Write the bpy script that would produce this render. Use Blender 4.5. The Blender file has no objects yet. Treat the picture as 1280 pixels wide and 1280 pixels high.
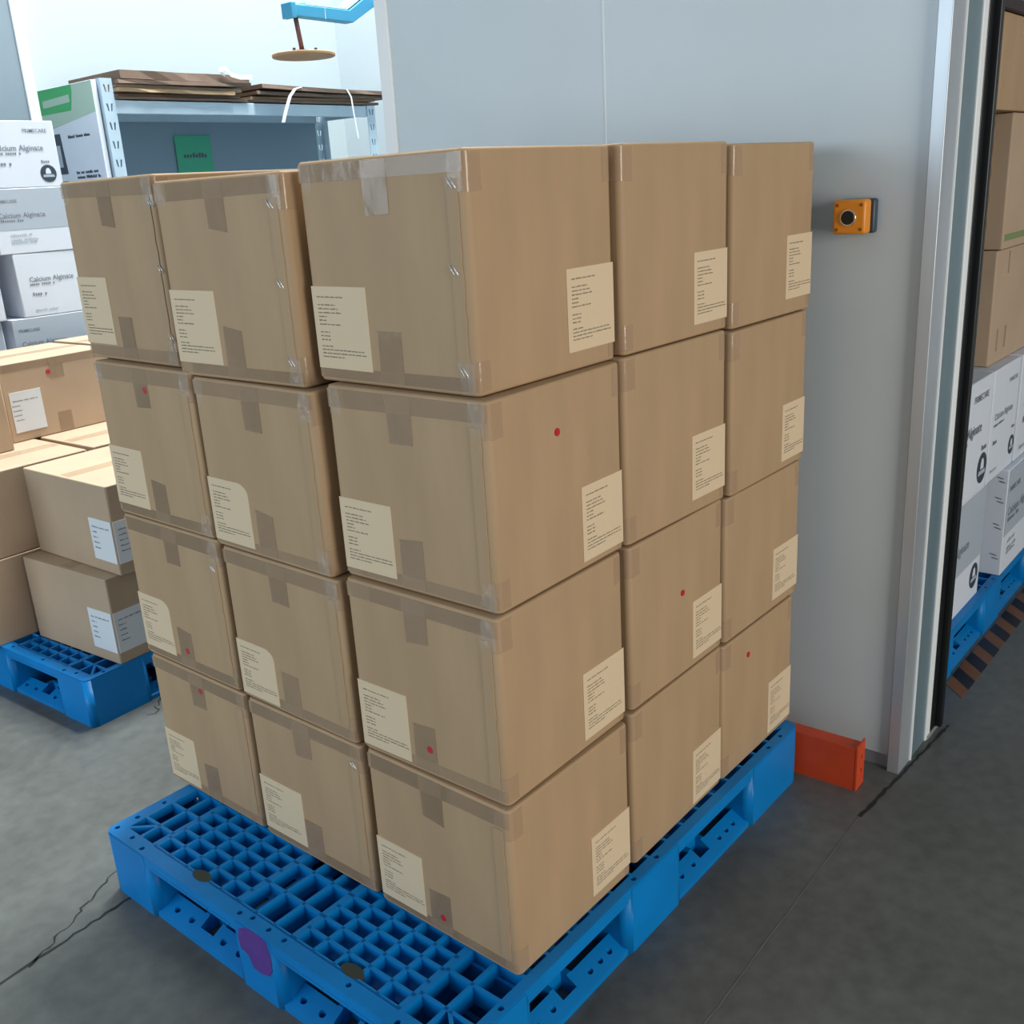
import bpy, bmesh, math, random
from mathutils import Vector, Matrix
random.seed(7)
scene = bpy.context.scene
COL = scene.collection
R = math.radians

# ------------------------------------------------------------------ camera
cam_d = bpy.data.cameras.new('camera')
cam = bpy.data.objects.new('camera', cam_d)
COL.objects.link(cam)
scene.camera = cam
cam_d.sensor_fit = 'HORIZONTAL'
cam_d.sensor_width = 36.0
cam_d.lens = 36.0 * 1250.5887 / 1280.0
cam_d.clip_start = 0.05
rx = Vector((0.6383772900959147, -0.7675870881488862, -0.05731053652164092))
dn = Vector((-0.2742784184946453, -0.1572752906932866, -0.948702183028889))
fw = Vector((0.7191980149008759, 0.6213489720300641, -0.31093354646606675))
m = Matrix((rx, -dn, -fw)).transposed().to_4x4()
m.translation = Vector((-0.99659744, -0.90394201, 1.40782929))
cam.matrix_world = m

# ------------------------------------------------------------------ world, exposure
world = bpy.data.worlds.new('World')
scene.world = world
world.use_nodes = True
bg = world.node_tree.nodes['Background']
bg.inputs['Color'].default_value = (0.80, 0.90, 1.0, 1)
bg.inputs['Strength'].default_value = 0.32
scene.view_settings.view_transform = 'Standard'
scene.view_settings.look = 'None'
scene.view_settings.gamma = 1.0
scene.view_settings.use_curve_mapping = False
scene.view_settings.exposure = -0.12


# ------------------------------------------------------------------ lamps
def area(name, loc, target, sx, sy, power, color, spread=180):
    d = bpy.data.lights.new(name, 'AREA')
    d.shape = 'RECTANGLE'
    d.size = sx
    d.size_y = sy
    d.energy = power
    d.color = color
    d.spread = R(spread)
    o = bpy.data.objects.new(name, d)
    COL.objects.link(o)
    o.location = loc
    o.rotation_euler = (Vector(target) - Vector(loc)).to_track_quat('-Z', 'Y').to_euler()
    return o


area('skylight_back', (2.4, 1.9, 6.8), (2.0, 1.9, 0), 1.3, 1.3, 930, (0.97, 1.0, 0.99))
area('dock_opening_front', (-0.5, -4.8, 1.45), (0.3, 0.0, 0.8), 1.9, 2.2, 162, (1.0, 0.94, 0.85))
area('dock_opening_side', (-5.4, 3.1, 1.9), (0.3, 0.8, 0.9), 5.0, 2.8, 215, (0.74, 0.89, 1.0))


# ------------------------------------------------------------------ materials
def mat(name, col, rough=0.6, metal=0.0, spec=0.5, noise=0.0, nscale=8.0, bump=0.0, bscale=60.0, alpha=1.0, coat=0.0, stretch=None):
    mt = bpy.data.materials.new(name)
    mt.use_nodes = True
    nt = mt.node_tree
    b = nt.nodes['Principled BSDF']
    b.inputs['Base Color'].default_value = (*col, 1)
    b.inputs['Roughness'].default_value = rough
    b.inputs['Metallic'].default_value = metal
    b.inputs['Specular IOR Level'].default_value = spec
    b.inputs['Alpha'].default_value = alpha
    b.inputs['Coat Weight'].default_value = coat
    b.inputs['Coat Roughness'].default_value = 0.12
    if noise or bump:
        tc = nt.nodes.new('ShaderNodeTexCoord')
        mp = nt.nodes.new('ShaderNodeMapping')
        nt.links.new(tc.outputs['Object'], mp.inputs['Vector'])
        if stretch:
            mp.inputs['Scale'].default_value = stretch
    if noise:
        n = nt.nodes.new('ShaderNodeTexNoise')
        n.inputs['Scale'].default_value = nscale
        n.inputs['Detail'].default_value = 5
        nt.links.new(mp.outputs['Vector'], n.inputs['Vector'])
        r = nt.nodes.new('ShaderNodeValToRGB')
        r.color_ramp.elements[0].position = 0.3
        r.color_ramp.elements[1].position = 0.7
        r.color_ramp.elements[0].color = (*[c * (1 - noise) for c in col], 1)
        r.color_ramp.elements[1].color = (*[min(1, c * (1 + noise)) for c in col], 1)
        nt.links.new(n.outputs['Fac'], r.inputs['Fac'])
        nt.links.new(r.outputs['Color'], b.inputs['Base Color'])
    if bump:
        n2 = nt.nodes.new('ShaderNodeTexNoise')
        n2.inputs['Scale'].default_value = bscale
        n2.inputs['Detail'].default_value = 3
        nt.links.new(mp.outputs['Vector'], n2.inputs['Vector'])
        bp = nt.nodes.new('ShaderNodeBump')
        bp.inputs['Strength'].default_value = bump
        bp.inputs['Distance'].default_value = 0.003
        nt.links.new(n2.outputs['Fac'], bp.inputs['Height'])
        nt.links.new(bp.outputs['Normal'], b.inputs['Normal'])
    return mt


M = {}
M['kraft'] = mat('kraft_board', (0.425, 0.285, 0.163), 0.62, noise=0.06, nscale=5, bump=0.12, bscale=14, stretch=(3, 3, 0.6), spec=0.35)
M['kraft_pale'] = mat('kraft_board_pale', (0.48, 0.35, 0.24), 0.65, noise=0.06, nscale=5, bump=0.1, bscale=14, spec=0.3)
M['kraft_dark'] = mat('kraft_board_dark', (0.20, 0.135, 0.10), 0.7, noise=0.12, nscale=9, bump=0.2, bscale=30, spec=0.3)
M['tape'] = mat('clear_packing_tape', (0.56, 0.39, 0.25), 0.13, alpha=0.38, spec=0.9, bump=0.35, bscale=28)
M['film'] = mat('crinkled_clear_film', (0.72, 0.70, 0.67), 0.10, alpha=0.12, spec=1.0)
M['label'] = mat('cream_label_paper', (0.69, 0.54, 0.36), 0.6, spec=0.3)
M['white_label'] = mat('white_label_paper', (0.72, 0.75, 0.78), 0.55, spec=0.3)
M['ink'] = mat('print_ink', (0.19, 0.155, 0.11), 0.6)
M['ink_grey'] = mat('grey_print_ink', (0.20, 0.22, 0.26), 0.6)
M['red'] = mat('red_sticker', (0.50, 0.015, 0.03), 0.5)
M['steel'] = mat('bright_staple_wire', (0.85, 0.87, 0.9), 0.25, metal=0.6)
M['blue'] = mat('blue_plastic', (0.0, 0.195, 0.54), 0.42, noise=0.10, nscale=6, spec=0.25, bump=0.05, bscale=90)
M['hole'] = mat('dark_plastic', (0.006, 0.012, 0.02), 0.6)
M['plug'] = mat('grimy_rubber_pad', (0.035, 0.045, 0.035), 0.7)
M['purple'] = mat('purple_spray_paint', (0.095, 0.035, 0.25), 0.5, noise=0.15, nscale=30)
M['wallp'] = mat('grey_sandwich_panel', (0.59, 0.66, 0.70), 0.42, noise=0.025, nscale=3, spec=0.4)
M['white_wall'] = mat('white_wall_paint', (0.44, 0.505, 0.525), 0.6, noise=0.015, nscale=2)
M['dimmed_grey_wall'] = mat('dimmed_grey_wall_paint', (0.19, 0.245, 0.285), 0.55, noise=0.03, nscale=3)  # grey-blue, darkened to stand for the weaker light on the left wall
M['white_trim'] = mat('white_trim_metal', (0.86, 0.89, 0.90), 0.35)
M['alu'] = mat('brushed_aluminium', (0.52, 0.56, 0.60), 0.40, metal=0.6, noise=0.06, nscale=20, stretch=(1, 1, 0.1))
M['alu_dark'] = mat('teal_grey_steel', (0.17, 0.25, 0.29), 0.35, metal=0.3, noise=0.08, nscale=10, stretch=(1, 1, 0.15))
M['rubber'] = mat('black_rubber', (0.006, 0.008, 0.009), 0.4)
M['orange_paint'] = mat('orange_red_enamel', (0.60, 0.065, 0.016), 0.42, noise=0.10, nscale=14)
M['amber'] = mat('amber_plastic', (0.78, 0.27, 0.018), 0.35)
M['amber_dark'] = mat('dark_amber_plastic', (0.26, 0.08, 0.006), 0.5)  # darker amber for the cover screws
M['slate'] = mat('slate_plastic', (0.035, 0.055, 0.075), 0.4)
M['chrome'] = mat('chrome', (0.8, 0.78, 0.74), 0.15, metal=1.0)
M['black'] = mat('black_plastic', (0.006, 0.007, 0.007), 0.35)
M['carton'] = mat('white_carton', (0.69, 0.74, 0.82), 0.55, noise=0.015, nscale=6)
M['carton_grey'] = mat('grey_carton_print', (0.42, 0.48, 0.55), 0.55)
M['carton_band'] = mat('pale_roundel_print', (0.62, 0.68, 0.75), 0.55)
M['rack'] = mat('galvanised_rack_paint', (0.48, 0.60, 0.68), 0.4, metal=0.2, noise=0.05, nscale=10)
M['rack_blue'] = mat('blue_grey_panel_paint', (0.17, 0.25, 0.31), 0.5)
M['green'] = mat('green_plastic_sheet', (0.03, 0.34, 0.19), 0.5)
M['green_print'] = mat('green_carton_print', (0.06, 0.42, 0.14), 0.5)
M['green_pale'] = mat('pale_green_carton_print', (0.42, 0.56, 0.46), 0.5)
M['strap'] = mat('white_strap', (0.85, 0.87, 0.88), 0.4)
M['machine_blue'] = mat('light_blue_enamel', (0.06, 0.38, 0.62), 0.4)
M['rod'] = mat('oxide_red_steel', (0.16, 0.06, 0.055), 0.5)
M['plywood'] = mat('plywood_disc', (0.50, 0.28, 0.13), 0.6, noise=0.1, nscale=14)
M['hazard_orange'] = mat('orange_floor_tape', (0.22, 0.085, 0.03), 0.5, noise=0.12, nscale=12)
M['hazard_black'] = mat('black_floor_tape', (0.012, 0.013, 0.015), 0.5)
M['maroon'] = mat('dark_maroon_board', (0.03, 0.012, 0.012), 0.5)
M['seal'] = mat('pale_sealant', (0.74, 0.80, 0.82), 0.5)


def floor_material():
    mt = bpy.data.materials.new('polished_concrete')
    mt.use_nodes = True
    nt = mt.node_tree
    b = nt.nodes['Principled BSDF']
    tc = nt.nodes.new('ShaderNodeTexCoord')
    n1 = nt.nodes.new('ShaderNodeTexNoise')
    n1.inputs['Scale'].default_value = 1.7
    n1.inputs['Detail'].default_value = 6
    n2 = nt.nodes.new('ShaderNodeTexNoise')
    n2.inputs['Scale'].default_value = 26
    n2.inputs['Detail'].default_value = 8
    for n in (n1, n2):
        nt.links.new(tc.outputs['Object'], n.inputs['Vector'])
    r1 = nt.nodes.new('ShaderNodeValToRGB')
    r1.color_ramp.elements[0].position = 0.32
    r1.color_ramp.elements[1].position = 0.70
    r1.color_ramp.elements[0].color = (0.088, 0.092, 0.084, 1)
    r1.color_ramp.elements[1].color = (0.134, 0.142, 0.134, 1)
    nt.links.new(n1.outputs['Fac'], r1.inputs['Fac'])
    mx = nt.nodes.new('ShaderNodeMixRGB')
    mx.blend_type = 'MULTIPLY'
    mx.inputs['Fac'].default_value = 0.55
    r2 = nt.nodes.new('ShaderNodeValToRGB')
    r2.color_ramp.elements[0].position = 0.3
    r2.color_ramp.elements[1].position = 0.72
    r2.color_ramp.elements[0].color = (0.62, 0.62, 0.62, 1)
    r2.color_ramp.elements[1].color = (1.2, 1.2, 1.2, 1)
    nt.links.new(n2.outputs['Fac'], r2.inputs['Fac'])
    nt.links.new(r1.outputs['Color'], mx.inputs['Color1'])
    nt.links.new(r2.outputs['Color'], mx.inputs['Color2'])
    nt.links.new(mx.outputs['Color'], b.inputs['Base Color'])
    rr = nt.nodes.new('ShaderNodeMapRange')
    rr.inputs['To Min'].default_value = 0.36
    rr.inputs['To Max'].default_value = 0.52
    nt.links.new(n1.outputs['Fac'], rr.inputs['Value'])
    nt.links.new(rr.outputs['Result'], b.inputs['Roughness'])
    bp = nt.nodes.new('ShaderNodeBump')
    bp.inputs['Strength'].default_value = 0.10
    bp.inputs['Distance'].default_value = 0.002
    nt.links.new(n2.outputs['Fac'], bp.inputs['Height'])
    nt.links.new(bp.outputs['Normal'], b.inputs['Normal'])
    return mt


M['floor'] = floor_material()
M['crack'] = mat('dark_floor_joint', (0.018, 0.019, 0.018), 0.8)
M['joint'] = mat('pale_floor_joint', (0.15, 0.155, 0.148), 0.7)
M['ceiling'] = mat('ceiling_sheet', (0.45, 0.47, 0.48), 0.7)


# ------------------------------------------------------------------ mesh helpers
class MB:
    """collects boxes, plates, tubes ... into one mesh"""

    def __init__(self):
        self.v, self.f, self.s = [], [], []

    def add(self, vs, fs, smooth=False):
        o = len(self.v)
        self.v += [tuple(p) for p in vs]
        self.f += [tuple(i + o for i in f) for f in fs]
        self.s += [smooth] * len(fs)
        return self

    def box(self, x0, x1, y0, y1, z0, z1):
        return self.add([(x0, y0, z0), (x1, y0, z0), (x1, y1, z0), (x0, y1, z0), (x0, y0, z1), (x1, y0, z1), (x1, y1, z1), (x0, y1, z1)],
                        [(0, 3, 2, 1), (4, 5, 6, 7), (0, 1, 5, 4), (1, 2, 6, 5), (2, 3, 7, 6), (3, 0, 4, 7)])

    def prism(self, poly, axis, a, b):
        """polygon (u,v) extruded along an axis from a to b; axis 0: (y,z), 1: (x,z), 2: (x,y)"""
        def P(u, v, w):
            return (w, u, v) if axis == 0 else (u, w, v) if axis == 1 else (u, v, w)
        n = len(poly)
        vs = [P(u, v, a) for u, v in poly] + [P(u, v, b) for u, v in poly]
        fs = [tuple(range(n - 1, -1, -1)), tuple(range(n, 2 * n))]
        fs += [(i, (i + 1) % n, n + (i + 1) % n, n + i) for i in range(n)]
        return self.add(vs, fs)

    def disc(self, c, r, axis, a, b, n=20, ru=None):
        ru = ru or r
        poly = [(c[0] + ru * math.cos(2 * math.pi * i / n), c[1] + r * math.sin(2 * math.pi * i / n)) for i in range(n)]
        return self.prism(poly, axis, a, b)

    def tube(self, pts, r, n=8):
        pts = [Vector(p) for p in pts]
        rings = []
        for i, p in enumerate(pts):
            d = (pts[min(i + 1, len(pts) - 1)] - pts[max(i - 1, 0)]).normalized()
            up = Vector((0, 0, 1)) if abs(d.z) < 0.9 else Vector((1, 0, 0))
            a = d.cross(up).normalized()
            b = d.cross(a)
            rings.append([p + a * r * math.cos(2 * math.pi * k / n) + b * r * math.sin(2 * math.pi * k / n) for k in range(n)])
        vs = [q for ring in rings for q in ring]
        fs = []
        for i in range(len(pts) - 1):
            for k in range(n):
                fs.append((i * n + k, i * n + (k + 1) % n, (i + 1) * n + (k + 1) % n, (i + 1) * n + k))
        fs += [tuple(range(n - 1, -1, -1)), tuple((len(pts) - 1) * n + k for k in range(n))]
        return self.add(vs, fs, True)

    def ribbon(self, pts, wv, t=0.0006):
        """flat strap following pts, half width vector wv"""
        pts = [Vector(p) for p in pts]
        wv = Vector(wv)
        vs = []
        for i, p in enumerate(pts):
            d = (pts[min(i + 1, len(pts) - 1)] - pts[max(i - 1, 0)]).normalized()
            nrm = d.cross(wv).normalized() * t
            vs += [p - wv - nrm, p + wv - nrm, p + wv + nrm, p - wv + nrm]
        fs = []
        for i in range(len(pts) - 1):
            a, b = i * 4, i * 4 + 4
            for k in range(4):
                fs.append((a + k, a + (k + 1) % 4, b + (k + 1) % 4, b + k))
        e = (len(pts) - 1) * 4
        fs += [(3, 2, 1, 0), (e, e + 1, e + 2, e + 3)]
        return self.add(vs, fs)

    def mesh(self, name):
        me = bpy.data.meshes.new(name)
        me.from_pydata(self.v, [], self.f)
        me.polygons.foreach_set('use_smooth', self.s)
        bm = bmesh.new()
        bm.from_mesh(me)
        bmesh.ops.recalc_face_normals(bm, faces=bm.faces)
        bm.to_mesh(me)
        bm.free()
        return me

    def build(self, name, m, parent=None, bevel=0.0, seg=2):
        me = self.mesh(name)
        if bevel:
            bm = bmesh.new()
            bm.from_mesh(me)
            bmesh.ops.remove_doubles(bm, verts=bm.verts, dist=1e-6)
            old = set(bm.faces)
            res = bmesh.ops.bevel(bm, geom=[e for e in bm.edges if e.is_manifold and e.calc_face_angle(0) > 0.6], offset=bevel, segments=seg, affect='EDGES', profile=0.5)
            for f in res['faces']:
                f.smooth = True
            bm.to_mesh(me)
            bm.free()
        return link(name, me, m, parent)


def link(name, me, m, parent=None):
    if m is not None and not me.materials:
        me.materials.append(m)
    o = bpy.data.objects.new(name, me)
    COL.objects.link(o)
    if parent is not None:
        o.parent = parent
    return o


def empty(name, loc=(0, 0, 0), rz=0.0):
    o = bpy.data.objects.new(name, None)
    o.empty_display_size = 0.05
    COL.objects.link(o)
    o.location = loc
    o.rotation_euler = (0, 0, rz)
    return o


def tag(o, label, cat, group=None):
    o['label'] = label
    o['category'] = cat
    if group:
        o['group'] = group
    return o


def struct(o):
    o['kind'] = 'structure'
    return o


def stuff(o):
    o['kind'] = 'stuff'
    return o


def rounded_box(name, W, D, H, rv=0.011, rh=0.004, bulge=0.0):
    """carton with rounded upright edges, origin at its near bottom corner"""
    bm = bmesh.new()
    bmesh.ops.create_cube(bm, size=1.0)
    for v in bm.verts:
        v.co = Vector(((v.co.x + .5) * W, (v.co.y + .5) * D, (v.co.z + .5) * H))
    up = [e for e in bm.edges if abs(e.verts[0].co.z - e.verts[1].co.z) > H * .5]
    r = bmesh.ops.bevel(bm, geom=up, offset=rv, segments=4, affect='EDGES', profile=0.5)
    for f in r['faces']:
        f.smooth = True
    hor = [e for e in bm.edges if abs(e.verts[0].co.z - e.verts[1].co.z) < 1e-6 and (e.verts[0].co.z < 1e-6 or e.verts[0].co.z > H - 1e-6)]
    r = bmesh.ops.bevel(bm, geom=hor, offset=rh, segments=2, affect='EDGES', profile=0.5)
    for f in r['faces']:
        f.smooth = True
    me = bpy.data.meshes.new(name)
    bm.to_mesh(me)
    bm.free()
    return me


def text_mesh(txt, size, name='lettering'):
    cu = bpy.data.curves.new('tmp_text', 'FONT')
    cu.body = txt
    cu.size = size
    cu.extrude = 0.0
    cu.resolution_u = 2
    cu.offset = size * 0.012
    o = bpy.data.objects.new('tmp_text', cu)
    COL.objects.link(o)
    dg = bpy.context.evaluated_depsgraph_get()
    me = bpy.data.meshes.new_from_object(o.evaluated_get(dg))
    bpy.data.objects.remove(o)
    me.name = name
    return me


def text_on(parent, txt, size, origin, u, v, m, name='lettering'):
    """flat print: letters run along u, up along v, in parent coordinates"""
    me = text_mesh(txt, size, name)
    u, v = Vector(u).normalized(), Vector(v).normalized()
    n = u.cross(v)
    mm = Matrix((u, v, n)).transposed().to_4x4()
    mm.translation = Vector(origin)
    me.transform(mm)
    return link(name, me, m, parent)


def greek(mb, rows, place, lh=0.0023, seed=1, pitch=0.0019):
    """small illegible print: rows of (x0, length, y); place(u,v) -> 3d"""
    rnd = random.Random(seed)
    for x0, ln, y in rows:
        x = x0
        while x < x0 + ln:
            w = rnd.randint(3, 9)
            for k in range(w):
                if x >= x0 + ln:
                    break
                hh = lh * rnd.choice((0.7, 0.72, 1.0, 0.75))
                q = [place(x, y), place(x + pitch * .72, y), place(x + pitch * .72, y + hh), place(x, y + hh)]
                mb.add(q, [(0, 1, 2, 3)])
                x += pitch
            x += pitch
    return mb


# ------------------------------------------------------------------ the setting
struct(MB().box(-7, 6, -7, 7, -0.10, 0.0).build('floor', M['floor']))
struct(MB().box(-3.0, 6, 1.45, 7, 7.20, 7.30).build('ceiling', M['ceiling']))

WX = 1.177
wr = struct(empty('wall_right', (WX, 0, 0)))
PT = 3.4
MB().box(0.0, 0.10, 0.5955, 1.322, 0.036, PT).build('panel', M['wallp'], wr)
MB().box(0.0, 0.10, -0.190, 0.5905, 0.036, PT).build('panel', M['wallp'], wr)
MB().box(-0.0015, 0.09, 0.5905, 0.5955, 0.036, PT).build('joint_strip', M['seal'], wr)
MB().box(0.004, 0.096, -0.192, 1.322, 0.0, 0.036).build('plinth', M['alu'], wr)
MB().box(-0.006, 0.106, 1.322, 1.370, 0.0, PT).build('corner_trim', M['white_trim'], wr, bevel=0.003)

dj = struct(empty('door_1', (WX, -0.192, 0)))
MB().box(-0.014, 0.002, -0.026, 0.003, 0.0, PT).build('face_flange', M['alu'], dj, bevel=0.002)
MB().box(0.002, 0.064, -0.025, 0.004, 0.0, PT).build('door_jamb', M['alu'], dj)
MB().box(0.064, 0.070, -0.028, -0.004, 0.0, PT).build('jamb_bead', M['white_trim'], dj)
MB().box(0.070, 0.172, -0.024, 0.004, 0.0, PT).build('jamb_recess', M['alu_dark'], dj)
MB().box(0.172, 0.204, -0.028, 0.004, 0.0, PT).build('edge_profile', M['white_trim'], dj, bevel=0.002)
MB().box(0.204, 0.238, -0.030, 0.004, 0.012, PT).build('rubber_seal', M['rubber'], dj, bevel=0.004)
MB().box(0.238, 0.258, -0.044, 0.004, 0.012, PT).build('rubber_seal', M['rubber'], dj, bevel=0.004)
MB().box(0.258, 0.276, -0.032, 0.004, 0.012, PT).build('rubber_seal', M['rubber'], dj, bevel=0.004)
MB().box(0.180, 0.276, -0.030, 0.0, 0.0, 0.012).build('threshold_shoe', M['alu'], dj)

# enclosure behind the panel wall
struct(MB().box(1.30, 4.6, 1.355, 1.45, 0.0, PT).build('wall_partition', M['wallp']))
struct(MB().box(4.6, 4.7, -3.0, 1.45, 0.0, PT).build('wall_enclosure', M['wallp']))

struct(MB().box(WX, 4.7, -3.0, 1.45, PT, PT + 0.1).build('ceiling_enclosure', M['wallp']))

# back room
struct(MB().box(1.445, 3.45, 4.0, 4.1, 0.0, 7.2).build('wall_back', M['white_wall']))
struct(MB().box(3.35, 3.45, 1.45, 4.0, 0.0, 7.2).build('wall_recess', M['wallp']))
struct(MB().box(-2.5, 1.395, 3.94, 4.1, 0.0, 7.2).build('wall_left', M['dimmed_grey_wall']))
struct(MB().box(1.395, 1.445, 3.93, 4.1, 0.0, 7.2).build('trim_1', M['white_trim'], bevel=0.004))


def floor_line(pts, widths, mt, parent=None, z=0.0008, name='floor_crack'):
    mb = MB()
    L, Rr = [], []
    for i, p in enumerate(pts):
        a = Vector(pts[max(i - 1, 0)])
        b = Vector(pts[min(i + 1, len(pts) - 1)])
        d = (b - a).normalized()
        n = Vector((-d.y, d.x))
        w = widths[i]
        L.append((p[0] + n.x * w, p[1] + n.y * w, z))
        Rr.append((p[0] - n.x * w, p[1] - n.y * w, z))
    k = len(pts)
    mb.add(L + Rr, [(i, i + 1, k + i + 1, k + i) for i in range(k - 1)])
    return mb.build(name, mt, parent)


def jagged(a, b, n, amp, w0, w1, seed):
    rnd = random.Random(seed)
    pts, ws = [], []
    for i in range(n + 1):
        t = i / n
        pts.append((a[0] + (b[0] - a[0]) * t + rnd.uniform(-amp, amp), a[1] + (b[1] - a[1]) * t + rnd.uniform(-amp, amp)))
        ws.append(rnd.uniform(w0, w1))
    return pts, ws


ft = struct(empty('trim_2', (0, 0, 0)))
p_, w_ = jagged((-1.3, 0.860), (-0.16, 0.934), 60, 0.0035, 0.0018, 0.0042, 3)
floor_line(p_, w_, M['crack'], ft)
p_, w_ = jagged((-0.435, 0.905), (-0.10, 1.075), 26, 0.006, 0.0008, 0.0035, 5)
floor_line(p_, w_, M['crack'], ft)
p_, w_ = jagged((0.265, 1.62), (0.42, 1.75), 14, 0.012, 0.001, 0.004, 8)
floor_line(p_, w_, M['crack'], ft)
p_, w_ = jagged((-1.2, -0.245), (0.95, -0.207), 60, 0.0012, 0.0012, 0.0022, 9)
floor_line(p_, w_, M['joint'], ft)
p_, w_ = jagged((0.95, -0.207), (1.46, -0.243), 30, 0.002, 0.002, 0.0055, 10)
floor_line(p_, w_, M['crack'], ft)

# ------------------------------------------------------------------ hazard tape on the floor
hz = tag(empty('hazard_tape', (1.60, -0.165, 0)), 'orange and black striped hazard tape on the floor beside the far pallet', 'floor tape')
for k in range(12):
    x0 = 0.02 + k * 0.12
    for dx, wd, mm in ((0.0, 0.058, 'hazard_orange'), (0.058, 0.062, 'hazard_black')):
        a = x0 + dx
        MB().prism([(a + 0.062, 0.0), (a + wd + 0.062, 0.0), (a + wd, -0.062), (a, -0.062)], 2, 0.0, 0.0012).build('stripe', M[mm], hz)

# ------------------------------------------------------------------ pallets
PLX, PLY, PLZ = 1.214, 1.010, 0.149
BX = [(0.0, 0.200), (0.480, 0.680), (0.970, PLX)]
BY = [(0.0, 0.165), (0.425, 0.562), (0.845, PLY)]


def cut_holes(mb, cutters, name):
    """mesh of mb minus the cutter boxes / discs"""
    a = bpy.data.objects.new('tmp_a', mb.mesh('tmp_a'))
    b = bpy.data.objects.new('tmp_b', cutters.mesh('tmp_b'))
    COL.objects.link(a)
    COL.objects.link(b)
    md = a.modifiers.new('cut', 'BOOLEAN')
    md.operation = 'DIFFERENCE'
    md.solver = 'EXACT'
    md.use_self = True
    md.object = b
    dg = bpy.context.evaluated_depsgraph_get()
    me = bpy.data.meshes.new_from_object(a.evaluated_get(dg))
    me.name = name
    bpy.data.objects.remove(a)
    bpy.data.objects.remove(b)
    return me


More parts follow.
